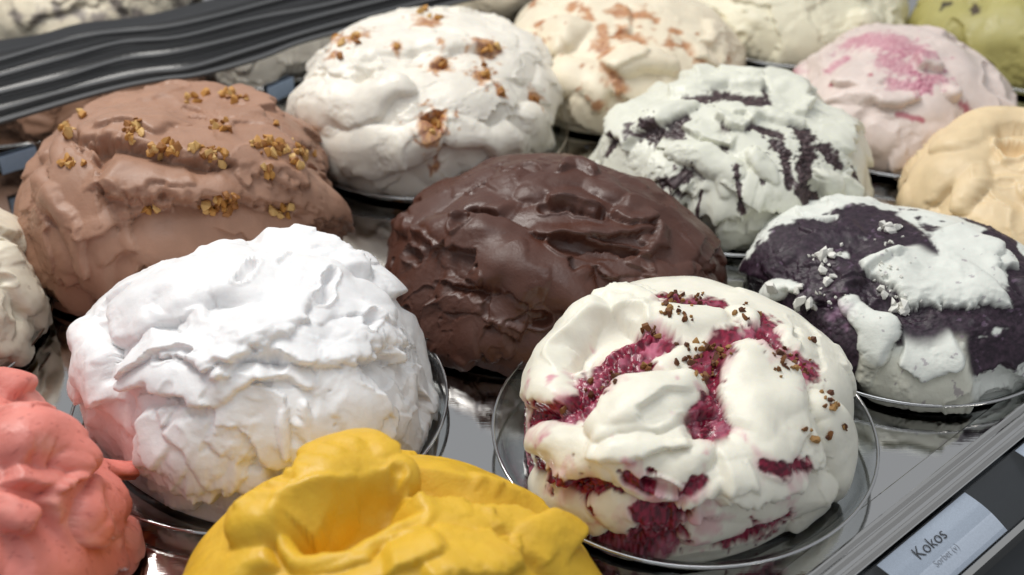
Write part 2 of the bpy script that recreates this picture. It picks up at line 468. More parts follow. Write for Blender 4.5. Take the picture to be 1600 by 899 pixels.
    def top(s, x, y):
        px, py, fr = s._fp
        i = int(np.argmin((px-x)**2+(py-y)**2+np.where(fr, 0, 1e7)))
        return s.P[i], s.Nn[i]

def chunk_mesh(name, seed, n=16, sq=(1, 1, 1)):
    r = np.random.RandomState(seed); P = r.normal(size=(n, 3)); P /= np.linalg.norm(P, axis=1)[:, None]
    P *= r.uniform(.7, 1.1, (n, 1)); P *= np.array(sq)
    bm = bmesh.new(); [bm.verts.new(p) for p in P]
    g = bmesh.ops.convex_hull(bm, input=bm.verts)
    bmesh.ops.delete(bm, geom=[v for v in bm.verts if not v.link_faces], context='VERTS')
    me = bpy.data.meshes.new(name); bm.to_mesh(me); bm.free(); return me
def scatter(md, name, spots, mats, size=(3, 6), seed=3, variants=6, jig=9, sink=.25, sq=(1.2, .9, .75)):
    """spots: (x, y, count, spread) in photo pixels; small pieces pressed into the mound"""
    R = np.random.RandomState(seed)
    ms = []
    for k in range(variants):
        me = chunk_mesh(name, seed*31+k, sq=sq); me.materials.append(mats[k % len(mats)]); ms.append(me)
    for (x, y, cnt, spread) in spots:
        for _ in range(cnt):
            p, n = md.top(x+R.normal(0, spread), y+R.normal(0, spread*.7))
            sc = R.uniform(*size)*.5*project(p[None])[2][0]/F_PX
            o = link(name, ms[R.randint(variants)], None, md.o)
            o.location = Vector(p+n*sc*(.6-sink)-md.c); o.scale = (sc,)*3
            o.rotation_euler = R.uniform(0, 6.28, 3)

# bowls ------------------------------------------------------------
def lathe(prof, seg=72):
    V, Fc = [], []
    n = len(prof)
    for i in range(seg):
        a = 2*math.pi*i/seg
        for (r, z) in prof: V.append((r*math.cos(a), r*math.sin(a), z))
    for i in range(seg):
        j = (i+1) % seg
        for k in range(n):
            l = (k+1) % n
            Fc.append((i*n+k, j*n+k, j*n+l, i*n+l))
    return V, Fc
_bowl = {}
def bowl(px, r, label, rim=.010):
    key = (round(r, 3), rim)
    if key not in _bowl:
        r_ = r; r = r-.0006; prof = [(r-.024, .0012), (r-.012, .0022), (r-.004, rim*.55), (r-.0008, rim-.0012), (r+.0016, rim-.0004), (r+.0022, rim+.0010), (r+.0010, rim+.0020),
                (r-.0020, rim+.0012), (r-.0042, rim-.0008), (r-.0072, rim*.55), (r-.014, .0050), (r-.024, .0036)]
        V, Fc = lathe(prof); r = r_
        me = mesh('bowl', V, Fc); bm = bmesh.new(); bm.from_mesh(me); bmesh.ops.recalc_face_normals(bm, faces=bm.faces); bm.to_mesh(me); bm.free()
        _bowl[key] = me
    o = link('clear_bowl', _bowl[key], M_GLASS); c = at(*px); o.location = (c[0], c[1], .0)
    if ('rim', key) not in _bowl:
        pr = [(r+.0008+.0011*math.cos(t), rim+.0012+.0011*math.sin(t)) for t in np.linspace(0, 2*math.pi, 9)[:-1]]
        V, Fc = lathe(pr, 96); _bowl[('rim', key)] = mesh('rim', V, Fc)
    link('rim', _bowl[('rim', key)], M_RIM, o)
    tag(o, label, 'bowl', 'round bowls set on the steel counter'); return o

T = srgb
# ---- white coconut mound
m_white = gelato_mat('white_gelato', .45, .4, (.006, .005, .0045), .45, 380)
g = Mound((412, 640), .113, .102, (.86, .85, .85), 352, 2.35, 3, .006, warp=.45)
g.fold([(120, 560), (170, 620), (260, 690), (330, 720)], 40, .010, side=0); g.fold([(180, 690), (260, 735), (350, 760)], 26, .007, side=0)
g.fold([(300, 745), (390, 750), (480, 735)], 26, .006, side=0); g.pillow([(135, 520), (140, 570), (170, 610)], 44, .012)
g.fold([(540, 560), (600, 620), (640, 680)], 34, .007, side=0); g.fold([(640, 480), (690, 560), (700, 640)], 30, .007, side=0)
g.random_strokes(12, 5, (.014, .028), (.005, .011))
g.fold([(215, 560), (300, 600), (370, 590), (420, 570)], 34, .012, side=0)
g.fold([(390, 590), (450, 575), (500, 590)], 26, .008, side=0)
g.pillow([(240, 470), (350, 415), (470, 440), (580, 480)], 95, .010)
g.fold([(195, 540), (270, 530), (340, 545), (420, 520), (520, 535), (620, 500)], 48, .013, side=0, tear=.14)
g.plate([(370, 630), (410, 655), (430, 690)], 38, .007, tilt=.3); g.fold([(470, 640), (520, 680), (600, 700)], 30, .006, side=0)
g.pillow([(440, 645), (446, 700)], 10, .004); g.pillow([(472, 635), (480, 690)], 9, .004)
g.plate([(520, 610), (560, 640), (580, 690)], 36, .005); g.plate([(640, 580), (660, 640)], 26, -.005)
g.dent([(402, 425), (378, 448)], 12, .006, rim=.4); g.dent([(512, 440), (502, 475)], 13, .007); g.dent([(574, 500), (570, 518)], 10, .006)
g.dent([(458, 405), (440, 420)], 8, .003); g.dent([(437, 575)], 13, .004); g.dent([(640, 520), (645, 550)], 9, .005); g.dent([(260, 562), (300, 560)], 12, .005)
g.random_strokes(5, 7, (.005, .010), (.002, .004))
g.random_strokes(16, 4, (.007, .015), (.0014, .003)); g.random_strokes(6, 0, (.003, .006), (.001, .002)); g.pits(40, (.0006, .0013), .0012)
g.finish('gelato_mound', m_white, 'snow white gelato mound in front of the milk chocolate one')
bowl((412, 645), .1205, 'round bowl under the snow white gelato mound')

# ---- milk chocolate with brittle
m_milk = gelato_mat('milk_chocolate_gelato', .5, .08, (.003, .002, .001), .5, 450)
c_milk = T(162, 123, 101)
g = Mound((280, 362), .125, .107, c_milk, 352, 2.5, 5, .006)
g.pillow([(55, 290), (85, 350), (120, 420)], 44, .010); g.fold([(50, 390), (90, 440), (160, 470)], 30, .008, side=0)
g.pillow([(200, 470), (260, 470), (320, 450)], 30, .006)
g.random_strokes(10, 3, (.016, .03), (.006, .011))
g.fold([(190, 310), (270, 322), (380, 305), (470, 315), (525, 345)], 36, .008, side=0, rag=.2)
g.pillow([(180, 430), (235, 375), (310, 345), (390, 352), (480, 358), (525, 385)], 44, .012, rag=.15)
g.fold([(160, 265), (240, 285), (330, 280), (430, 285), (510, 320)], 50, .019, rag=.2, side=0)
g.fold([(330, 330), (400, 345), (480, 345)], 22, .006, side=0)
g.pillow([(112, 235), (122, 300), (150, 380), (175, 440)], 44, .013, rag=.15)
g.fold([(165, 300), (165, 340), (190, 400)], 30, .008, side=1)
g.plate([(125, 270), (145, 330)], 32, .005, edge=.04); g.plate([(60, 350), (75, 400)], 22, .005, edge=.04)
g.fold([(120, 215), (220, 205), (285, 230), (370, 240), (440, 235)], 66, .024, rag=.18, side=0)
g.fold([(150, 215), (215, 205), (270, 225)], 26, .007, side=0, rag=.2)
g.fold([(180, 280), (240, 290), (300, 285)], 24, .007, side=0, rag=.2)
g.fold([(330, 205), (390, 190), (430, 200)], 26, .006, side=0); g.dent([(290, 150), (310, 158)], 12, .006); g.dent([(300, 172), (315, 178)], 9, .005); g.dent([(360, 188)], 7, .004)
g.plate([(470, 250), (500, 300), (515, 350)], 22, -.005); g.fold([(480, 300), (500, 350), (490, 370)], 20, .006, side=0)
g.random_strokes(8, 8, (.005, .012), (.002, .005)); g.pits(40)
g.fold([(150, 285), (240, 300), (340, 292), (450, 305), (520, 330)], 30, .010, side=0, rag=.15); g.fold([(190, 395), (290, 365), (400, 365), (500, 380)], 30, .009, side=0, rag=.2); g.fold([(70, 300), (110, 350), (130, 420)], 26, .008, side=1, rag=.2)
g.random_strokes(22, 3, (.006, .016), (.0015, .0035)); g.random_strokes(12, 0, (.003, .007), (.001, .0022))
g.finish('gelato_mound', m_milk, 'milk chocolate gelato mound sprinkled with golden brittle', fine=.0004)
M_BR = [plain_mat('golden_brittle', T(186, 134, 66), .6, bscale=500), plain_mat('dark_brittle', T(150, 98, 46), .6, bscale=500), plain_mat('pale_brittle', T(208, 168, 104), .6, bscale=500)]
scatter(g, 'brittle_crumb', [(105, 205, 10, 6), (205, 206, 22, 9), (112, 255, 9, 8), (250, 233, 12, 9), (265, 238, 8, 8), (302, 234, 7, 5), (335, 243, 14, 9), (410, 226, 14, 9),
    (440, 230, 26, 12), (470, 240, 18, 10), (420, 266, 8, 6), (335, 325, 16, 10), (355, 322, 12, 8), (362, 310, 6, 4), (435, 330, 9, 8), (355, 145, 9, 7), (378, 155, 6, 5), (300, 152, 7, 6), (340, 190, 9, 10), (130, 182, 3, 3), (428, 194, 2, 3), (230, 328, 4, 4)],
    M_BR, (8, 22), 11, sink=.45)
bowl((280, 362), .128, 'round bowl under the milk chocolate gelato with brittle')

# ---- dark chocolate
m_dark = gelato_mat('dark_chocolate_gelato', .42, .05, (.002, .001, .0006), .5, 450, .5, .16)
g = Mound((850, 440), .124, .082, T(80, 47, 36), 352, 1.95, 9, .004, lean=(.012, 0))
g.fold([(720, 560), (814, 545), (900, 530)], 30, .008, side=0); g.pillow([(1020, 435), (1060, 445), (1100, 470)], 40, .010)
g.fold([(960, 330), (1030, 350), (1090, 410)], 40, .008, side=0)
g.random_strokes(8, 8, (.012, .025), (.003, .007))
g.fold([(670, 520), (740, 525), (800, 505)], 34, .009, side=0); g.fold([(680, 450), (763, 478), (835, 505)], 26, .007, side=0)
g.pillow([(640, 400), (690, 350), (760, 300), (830, 270)], 48, .006)
g.pillow([(690, 360), (790, 405), (870, 445), (910, 465)], 60, .015, rag=.12)
g.pillow([(830, 300), (900, 270), (960, 300)], 44, .005); g.pillow([(880, 272), (900, 264), (925, 274)], 18, .006)
g.fold([(850, 315), (890, 310), (940, 328)], 22, .008, side=-1); g.dent([(850, 328), (890, 326), (935, 334)], 13, .005, rim=.3); g.dent([(878, 384), (930, 396), (985, 408)], 22, .007, rim=.4)
g.fold([(830, 362), (920, 362), (1025, 358)], 14, .006, side=0); g.fold([(985, 420), (1025, 390), (1035, 355)], 16, .007, side=1)
g.fold([(705, 355), (745, 325), (800, 330)], 22, .007, side=-1); g.dent([(728, 362)], 16, .005, rim=.5); g.dent([(738, 305), (765, 290)], 8, .006); g.dent([(800, 268), (835, 272)], 13, .006)
g.fold([(612, 350), (660, 375), (695, 410)], 16, .007, side=1); g.dent([(645, 395), (655, 410)], 12, .006, rim=.5); g.dent([(610, 405), (606, 415)], 6, .005)
g.fold([(690, 430), (740, 440), (760, 430)], 16, .006, side=0); g.dent([(780, 475), (810, 492), (850, 502)], 13, .006); g.fold([(960, 330), (990, 345), (1020, 340)], 14, .006, side=-1)
g.plate([(690, 495), (745, 490), (735, 530)], 26, .004, edge=.04); g.plate([(1000, 415), (950, 420)], 16, .004, edge=.04)
g.random_strokes(8, 6, (.004, .010), (.002, .005)); g.pits(30)
g.random_strokes(30, 4, (.005, .014), (.0014, .0032)); g.random_strokes(14, 0, (.003, .007), (.001, .002))
g.finish('gelato_mound', m_dark, 'dark chocolate gelato mound in the middle', fine=.0003, micro=.00012)
bowl((852, 428), .119, 'round bowl under the dark chocolate gelato')

# ---- cream with raspberry and crumbs
m_cream = gelato_mat('cream_gelato', .42, .25, (.006, .005, .0035), .25, 450, wet=.2)
c_cream = T(238, 234, 218)
BR, BD, PK = T(140, 28, 58), T(88, 14, 36), T(206, 122, 146)
g = Mound((1062, 692), .106, .078, c_cream, 352, 3.3, 12, .003, warp=.22)
for pts, w in [([(810, 650), (795, 700), (785, 745)], 46), ([(870, 640), (920, 620), (970, 575), (1030, 530)], 40), ([(1130, 530), (1105, 590), (1108, 680)], 30), ([(1185, 500), (1200, 560), (1255, 575)], 34), ([(840, 735), (910, 755), (960, 765)], 34),
               ([(1160, 735), (1250, 725)], 34), ([(1010, 770), (1050, 810), (1000, 850)], 44), ([(880, 820), (960, 845)], 36), ([(1140, 830), (1230, 800)], 36), ([(990, 745), (1060, 760)], 24), ([(1030, 478), (1110, 472)], 26)]:
    g.paint(pts, w, BR, mott=BD, rag=.4, sink=.0005)
K = c_cream
g.pillow([(835, 760), (865, 790), (925, 815)], 46, 0.0072, rag=.1, col=K); g.pillow([(930, 795), (965, 805), (985, 800)], 40, 0.0065, rag=.1, col=K)
g.pillow([(1090, 830), (1130, 815), (1180, 800)], 44, 0.0058, rag=.15, col=K); g.pillow([(1090, 780), (1180, 775), (1280, 770)], 50, 0.0079, rag=.15, col=K)
g.pillow([(1285, 640), (1312, 690), (1300, 760)], 50, 0.0086, rag=.1, col=K); g.pillow([(1240, 830), (1290, 800)], 34, .008, col=K)
g.pillow([(840, 690), (900, 705), (965, 735)], 42, 0.0108, rag=.1, col=K)
g.fold([(1040, 765), (1100, 735), (1160, 720)], 30, .008, side=-1, col=K)
g.pillow([(960, 478), (1050, 498), (1120, 500)], 44, 0.0065, rag=.2, col=K); g.pillow([(1150, 490), (1165, 505)], 30, 0.0058, rag=.2, col=K); g.pillow([(1230, 520), (1265, 545)], 34, 0.0065, rag=.2, col=K)
g.pillow([(930, 490), (872, 540), (850, 600), (880, 625)], 46, 0.0108, rag=.1, col=K)
g.dent([(905, 555), (935, 530), (975, 510)], 38, .010, rim=.2, rag=.15)
g.pillow([(1160, 560), (1200, 620), (1180, 700)], 78, 0.0115, rag=.08, col=K); g.pillow([(1060, 560), (1040, 570), (1080, 540)], 24, 0.0043, rag=.3, col=K)
g.fold([(1110, 735), (1190, 725), (1270, 680)], 42, .010, side=0, rag=.2, col=K)
g.pillow([(965, 715), (1030, 738), (1085, 722)], 46, 0.0094, rag=.1, col=K)
g.pillow([(950, 672), (1000, 640), (1062, 625)], 62, 0.0144, rag=.08, col=K)
g.fold([(930, 695), (1000, 700), (1070, 680)], 26, .006, side=0, rag=.15, col=K)
g.plate([(1250, 500), (1270, 560)], 24, -.003); g.plate([(960, 460), (1020, 470)], 26, .004); g.fold([(920, 480), (980, 470), (1020, 490)], 20, .006, side=0)
g.dent([(1010, 750), (1050, 760)], 9, .006)
g.fold([(1000, 800), (1060, 800), (1090, 790)], 16, .005, side=0, col=K); g.fold([(860, 735), (900, 745)], 14, .005, side=0, col=K)
g.random_strokes(5, 2, (.005, .010), (.001, .003))
g.paint([(1010, 535), (985, 560)], 16, BR, mott=BD, amt=.9); g.paint([(930, 560), (985, 545), (1020, 530)], 18, PK, amt=.35, soft=.7); g.paint([(1085, 800), (1105, 810)], 18, PK, amt=.5, soft=.7); g.paint([(1130, 560), (1105, 560)], 16, BR, mott=BD, amt=.9)
for pts, w in [([(795, 690), (783, 725)], 17), ([(1190, 525), (1205, 560), (1245, 572)], 14), ([(870, 745), (915, 762)], 15), ([(1175, 728), (1240, 725)], 8), ([(1020, 800), (1045, 825), (1000, 848)], 22), ([(900, 825), (950, 845)], 12), ([(1165, 825), (1215, 805)], 13), ([(1108, 640), (1100, 685)], 10), ([(1000, 555), (950, 600), (905, 630)], 16), ([(830, 655), (860, 650)], 14), ([(940, 570), (985, 545), (1015, 525)], 9), ([(985, 748), (1020, 760)], 8), ([(1060, 765), (1090, 752)], 6), ([(1130, 545), (1112, 600)], 9), ([(1045, 478), (1100, 470)], 8)]:
    g.paint(pts, w*1.5, PK, rag=.9, fr=90, soft=.8, amt=.5)
    g.paint(pts, w, BR, mott=BD, rag=.8, fr=120, soft=.25, sink=.0012)
g.random_strokes(12, 0, (.004, .012), (.0008, .0018))
g.finish('gelato_mound', m_cream, 'cream gelato mound streaked with raspberry and brown crumbs', fine=.0002, micro=.00008)
M_CR = [plain_mat('brown_crumb', T(120, 76, 36), .7, bscale=600), plain_mat('tan_crumb', T(158, 118, 66), .7, bscale=600), plain_mat('dark_crumb', T(92, 52, 28), .7, bscale=600)]
scatter(g, 'biscuit_crumb', [(1050, 475, 16, 12), (1085, 470, 6, 8), (1100, 463, 3, 4), (1068, 500, 5, 6), (1075, 535, 8, 8), (1090, 560, 10, 10), (1100, 590, 8, 8), (1075, 570, 6, 9), (1125, 560, 8, 8), (1115, 575, 6, 6),
    (1010, 575, 6, 6), (1015, 520, 5, 6), (960, 592, 6, 8), (1215, 552, 8, 6), (1245, 570, 8, 8), (1235, 555, 5, 6), (1262, 580, 4, 6), (1290, 625, 9, 9), (1150, 480, 6, 10), (1060, 485, 10, 14), (1110, 545, 10, 12), (930, 610, 5, 10), (1220, 575, 6, 8), (1305, 632, 5, 5), (1175, 495, 4, 8), (1265, 530, 2, 4), (1320, 668, 4, 4), (1295, 682, 3, 3), (1262, 672, 2, 3), (1270, 730, 2, 3), (1298, 777, 1, 1)],
    M_CR, (5, 16), 21, sink=.4)
scatter(g, 'biscuit_chunk', [(925, 598, 1, 1), (962, 590, 1, 1), (1217, 552, 1, 1), (1272, 686, 1, 1), (1040, 475, 1, 1), (1030, 530, 1, 1), (880, 640, 1, 1), (1120, 563, 1, 1)], M_CR, (13, 20), 22)
bowl((1064, 697), .119, 'wide clear bowl under the raspberry streaked gelato', .016)

# ---- blueberry with meringue
m_blue = gelato_mat('blueberry_gelato', .5, .12, (.004, .003, .003), .5, 450)
c_w = T(226, 228, 220); DK = T(36, 21, 34); DK2 = T(54, 36, 50)
g = Mound((1405, 497), .106, .063, c_w, 352, 2.5, 15, .004, warp=.45)
g.random_strokes(8, 4, (.014, .026), (.004, .008))
for pts, w in [([(1160, 480), (1190, 440), (1250, 390), (1330, 350), (1395, 345)], 66), ([(1250, 450), (1330, 430), (1410, 385)], 55), ([(1285, 500), (1330, 545), (1300, 600)], 50), ([(1430, 510), (1500, 500), (1580, 480)], 38), ([(1545, 345), (1580, 390), (1605, 450)], 30), ([(1530, 560), (1600, 535)], 30), ([(1360, 470), (1430, 480)], 30)]:
    g.paint(pts, w, DK, fr=90, rag=.4, mott=DK2, soft=.12, relief=.0004)
g.fold([(1200, 440), (1270, 390), (1350, 355)], 26, .006, side=0); g.fold([(1290, 430), (1350, 410), (1400, 380)], 24, .007, side=0); g.fold([(1250, 470), (1300, 455), (1340, 430)], 20, .006, side=0)
g.random_strokes(8, 2, (.005, .011), (.002, .004))
g.fold([(1390, 390), (1450, 440), (1540, 430)], 60, .007, side=0, col=c_w); g.fold([(1480, 350), (1540, 390), (1570, 420)], 30, .006, side=0, col=c_w)
g.pillow([(1335, 480), (1365, 510), (1370, 550)], 34, .008, rag=.3, col=c_w); g.fold([(1340, 590), (1430, 590), (1530, 580)], 44, .008, side=0, col=T(222, 220, 204)); g.pillow([(1205, 455), (1250, 455)], 17, .007, col=c_w)
g.pillow([(1260, 345), (1310, 338)], 8, .003, col=c_w); g.fold([(1400, 550), (1450, 560), (1500, 545)], 26, .006, side=0, col=c_w)
g.paint([(1315, 490)], 18, T(150, 110, 140), amt=.6, soft=.7); g.speckle(T(120, 96, 120), .7, 150, .5)
g.finish('gelato_mound', m_blue, 'dark purple blueberry gelato mound with white meringue patches', fine=.0006, micro=.0002)
M_MER = [plain_mat('meringue', T(232, 230, 222), .7, bscale=200)]
scatter(g, 'meringue_piece', [(1210, 452, 2, 8), (1248, 450, 2, 6), (1270, 485, 2, 5), (1290, 402, 4, 8), (1300, 440, 3, 10), (1400, 478, 3, 8), (1412, 485, 3, 6), (1378, 465, 2, 5), (1390, 352, 4, 8), (1310, 585, 2, 5), (1250, 475, 2, 5)], M_MER, (14, 26), 31, sq=(1.2, 1., .8))
scatter(g, 'meringue_flake', [(1290, 405, 10, 14), (1380, 430, 14, 16), (1390, 370, 10, 14), (1300, 460, 10, 14), (1400, 480, 10, 14)], M_MER, (4, 9), 32, sq=(1.2, 1., .6))
bowl((1405, 497), .1125, 'round bowl under the blueberry gelato with meringue')

# ---- white with caramelised nuts
m_nut = gelato_mat('nut_cream_gelato', .42, .3, (.006, .005, .0035), .15, 500)
g = Mound((668, 212), .121, .098, T(232, 226, 214), 300, 2.6, 18, .006)
g.pillow([(500, 260), (560, 280), (620, 300)], 50, .008); g.random_strokes(10, 10, (.012, .026), (.004, .009))
g.pillow([(470, 170), (540, 170), (620, 140)], 45, .010); g.pillow([(500, 225), (580, 240), (660, 225)], 40, .010); g.pillow([(700, 210), (760, 220), (800, 230)], 30, .009)
g.pillow([(820, 190), (850, 220)], 34, .009); g.pillow([(560, 90), (650, 60), (740, 70)], 50, .008); g.dent([(675, 195)], 20, .007); g.dent([(690, 95)], 16, .006)
g.random_strokes(4, 10, (.006, .012), (.002, .005))
HN, HD = T(196, 136, 66), T(150, 84, 40)
for (x, y, w) in [(555, 60, 26), (528, 55, 12), (665, 25, 22), (675, 198, 22), (682, 190, 12), (690, 95, 20), (755, 115, 18), (760, 75, 24), (835, 155, 14), (620, 75, 10), (680, 262, 9), (735, 60, 8), (530, 92, 12), (780, 145, 9), (620, 312, 10), (690, 70, 6)]:
    g.paint([(x, y)], w, HN, mott=HD, soft=.4, amt=.85, fr=140)
g.random_strokes(20, 0, (.006, .014), (.0015, .0035))
g.finish('gelato_mound', m_nut, 'off white gelato mound topped with caramelised nuts', fine=.0005)
scatter(g, 'caramelised_nut', [(555, 57, 5, 8), (540, 65, 3, 6), (665, 22, 4, 7), (685, 30, 2, 4), (675, 200, 4, 6), (690, 97, 3, 6), (755, 115, 3, 6), (765, 76, 3, 8), (837, 155, 3, 5), (528, 58, 2, 3), (625, 75, 2, 5), (530, 92, 1, 2), (780, 146, 2, 4)], M_BR, (10, 20), 41)
bowl((668, 216), .126, 'round bowl under the nut topped off white gelato')

# ---- stracciatella
m_str = gelato_mat('stracciatella_gelato', .42, .25, (.005, .005, .0035), .15, 500)
K = T(222, 222, 208); CH = T(58, 42, 44); CH2 = T(84, 66, 68)
g = Mound((1140, 298), .109, .088, K, 320, 2.5, 21, .005, warp=.45)
g.random_strokes(8, 4, (.012, .024), (.006, .011))
for pts, w in [([(1000, 200), (1040, 215), (1065, 185)], 26), ([(1085, 155), (1130, 145), (1190, 155)], 24), ([(1025, 300), (1050, 285), (1100, 270)], 24), ([(1130, 235), (1150, 270), (1160, 320)], 9), ([(1215, 215), (1232, 260), (1228, 290)], 12),
               ([(1250, 190), (1268, 240), (1255, 290), (1275, 320)], 20), ([(1095, 300), (1092, 345)], 4), ([(1060, 220), (1110, 230)], 8), ([(1130, 190), (1133, 225)], 10), ([(1290, 230), (1315, 260)], 16), ([(1335, 270), (1347, 305)], 10),
               ([(1205, 365), (1245, 350)], 14), ([(945, 245), (960, 215)], 10), ([(1165, 195), (1220, 205)], 12), ([(1190, 120), (1205, 165)], 9), ([(1025, 205), (1020, 255)], 5), ([(1180, 230), (1190, 290)], 6)]:
    g.paint(pts, w*.72, CH, mott=CH2, soft=.15, rag=.6, fr=170, sink=.001)
g.random_strokes(46, 0, (.006, .014), (.004, .008), col=K)
for pts, w in [([(990, 205), (1030, 175), (1080, 165)], 22), ([(1095, 135), (1130, 120), (1180, 130)], 20), ([(1060, 235), (1115, 250), (1140, 300)], 28), ([(1200, 170), (1240, 185)], 22), ([(1180, 240), (1205, 280)], 22), ([(1290, 270), (1310, 310)], 24)]:
    g.pillow(pts, w, .007, rag=.25, col=K)
for pts, w in [([(1095, 300), (1093, 340)], 3), ([(1222, 215), (1232, 250), (1226, 285)], 5), ([(1262, 215), (1255, 270), (1270, 305)], 7), ([(1150, 260), (1158, 310)], 4), ([(1010, 195), (1040, 205)], 10), ([(1140, 140), (1180, 148)], 9), ([(1040, 285), (1070, 275)], 10)]:
    g.paint(pts, w, CH, mott=CH2, soft=.2, rag=.8, fr=220)
g.finish('gelato_mound', m_str, 'pale mint gelato mound veined with dark chocolate', fine=.0006)
bowl((1140, 300), .115, 'round bowl under the chocolate veined pale gelato')

# ---- pink berry
m_soft = gelato_mat('soft_gelato', .45, .25, (.005, .004, .0035), .12, 400)
g = Mound((1402, 196), .106, .082, T(222, 206, 198), 240, 1.95, 24, .005)
g.random_strokes(14, 8, (.010, .02), (.004, .008)); g.pillow([(1290, 165), (1350, 155), (1430, 155)], 20, .007); g.pillow([(1240, 200), (1300, 200)], 40, .006)
g.pillow([(1440, 90), (1460, 105)], 20, .010); g.pillow([(1490, 145)], 26, .012)
for pts, w in [([(1330, 60), (1390, 65), (1440, 85)], 24), ([(1390, 90), (1420, 110)], 20), ([(1400, 130), (1440, 135)], 14), ([(1310, 90), (1290, 105)], 12), ([(1470, 120), (1440, 130)], 14), ([(1250, 120), (1230, 130)], 14)]:
    g.paint(pts, w, T(182, 104, 128), soft=.6, amt=.75, mott=T(204, 146, 160))
for pts, w in [([(1510, 165), (1512, 185)], 6), ([(1365, 270)], 7), ([(1400, 180), (1440, 190)], 4), ([(1360, 120)], 4), ([(1300, 135)], 5)]:
    g.paint(pts, w, T(170, 60, 84), soft=.5, amt=.8)
g.finish('gelato_mound', m_soft, 'pale pink gelato mound with berry red top')
bowl((1402, 200), .113, 'round bowl under the pale pink gelato')

# ---- tan
g = Mound((1640, 338), .113, .066, T(230, 206, 166), 240, 2.2, 27, .005)
g.pillow([(1430, 320), (1480, 260), (1530, 220)], 50, .010); g.pillow([(1500, 320), (1520, 270)], 30, .008); g.random_strokes(8, 14, (.008, .02), (.003, .008))
g.pillow([(1490, 240), (1540, 200), (1600, 200)], 40, .010); g.dent([(1585, 235)], 24, .012, rim=.4)
g.finish('gelato_mound', m_soft, 'tan gelato mound behind the blueberry one at the right edge')
bowl((1640, 345), .115, 'round bowl under the tan gelato at the right edge')

# ---- caramel
g = Mound((968, 122), .124, .080, T(232, 220, 196), 240, 2.2, 30, .005)
g.random_strokes(10, 8, (.014, .028), (.005, .009)); g.pillow([(850, 60), (890, 50)], 44, .012); g.pillow([(960, 100), (1000, 100), (1040, 110)], 40, .012); g.pillow([(850, 120), (900, 130), (940, 150)], 36, .010)
CA, CB = T(166, 98, 50), T(168, 100, 52)
for pts, w in [([(835, 55), (835, 80)], 11), ([(940, 40), (945, 85), (950, 110), (970, 145)], 8), ([(960, 22), (985, 20), (1005, 22)], 13), ([(835, 5)], 10), ([(985, 55), (1000, 60)], 12), ([(1050, 70), (1075, 75)], 7), ([(1050, 48), (1065, 52)], 6), ([(1090, 92), (1140, 100)], 9), ([(895, 5), (893, 12)], 6), ([(935, 160)], 7), ([(845, 35)], 8), ([(920, 15), (925, 30)], 6)]:
    g.paint(pts, w*1.35, CA, mott=T(192, 134, 82), soft=.5, amt=.85, rag=.9, fr=90)
g.random_strokes(8, 0, (.008, .016), (.004, .008), col=T(232, 220, 196))
g.finish('gelato_mound', m_soft, 'blurred cream gelato mound with caramel drips')
bowl((968, 126), .122, 'round bowl under the caramel dripped gelato')

# ---- pale and green at the far edge
g = Mound((1232, 42), .120, .075, T(226, 220, 196), 200, 2.2, 33, .006)
g.random_strokes(10, 8, (.014, .028), (.005, .009)); g.pillow([(1340, 30), (1365, 45)], 26, .014)
g.finish('gelato_mound', m_soft, 'plain pale yellow gelato mound at the far top edge')
bowl((1232, 46), .118, 'round bowl under the plain pale yellow gelato')
g = Mound((1610, 80), .122, .085, T(176, 168, 104), 200, 2.3, 36, .005)
g.random_strokes(10, 10, (.014, .028), (.004, .008)); g.paint([(1472, 5)], 8, T(60, 52, 40)); g.paint([(1520, 10)], 9, T(80, 66, 50))
g.finish('gelato_mound', m_soft, 'olive green pistachio gelato mound in the top right corner')
bowl((1610, 84), .118, 'round bowl under the olive green gelato')

# ---- left edge vanilla
g = Mound((-190, 520), .117, .095, T(222, 212, 192), 260, 2.4, 39, .005)
g.random_strokes(12, 14, (.010, .022), (.004, .008)); g.pillow([(10, 400), (40, 450), (70, 510)], 36, .009); g.pillow([(10, 540), (60, 560)], 30, .008); g.dent([(8, 440)], 10, .005)
g.random_strokes(2, 10, (.005, .010), (.002, .004)); g.speckle(T(150, 130, 110), .85, 300, .5)
g.finish('gelato_mound', m_nut, 'ivory vanilla gelato mound cut off by the left edge')
bowl((-190, 526), .121, 'round bowl under the ivory gelato at the left edge')

# ---- orange pink sorbet
m_sorb = gelato_mat('sorbet', .5, .15, (.005, .003, .002), .8, 300, .5, .18)
c_or = T(224, 134, 122)
g = Mound((-110, 900), .110, .106, c_or, 320, 2.4, 42, .005, warp=.25)
g.pillow([(130, 820), (170, 770), (190, 820), (180, 890)], 60, .014, rag=.1); g.pillow([(160, 745), (180, 755)], 30, .012, rag=.1)
g.fold([(80, 830), (120, 790), (140, 745)], 44, .010, side=1); g.fold([(20, 870), (100, 870), (180, 850)], 44, .010, side=0, rag=.2)
g.random_strokes(5, 3, (.010, .020), (.003, .006))
g.pillow([(20, 710), (60, 695), (90, 715)], 74, .018, rag=.08); g.pillow([(5, 810), (30, 800)], 34, .012, rag=.1); g.pillow([(-10, 600), (30, 610)], 44, .010); g.fold([(-20, 640), (20, 655), (60, 640)], 26, .008, side=0)
g.fold([(10, 740), (60, 755), (110, 740)], 24, .007, side=0)
g.random_strokes(4, 3, (.004, .009), (.001, .003)); g.speckle(T(170, 78, 72), .55, 260, .5); g.speckle(T(236, 164, 150), .15, 45, .5, soft=.5)
g.random_strokes(10, 0, (.004, .010), (.001, .0025))
g.finish('gelato_mound', m_sorb, 'salmon pink sorbet mound in the lower left corner', fine=.0003, micro=.00015)
bowl((-110, 906), .104, 'round bowl under the salmon pink sorbet')

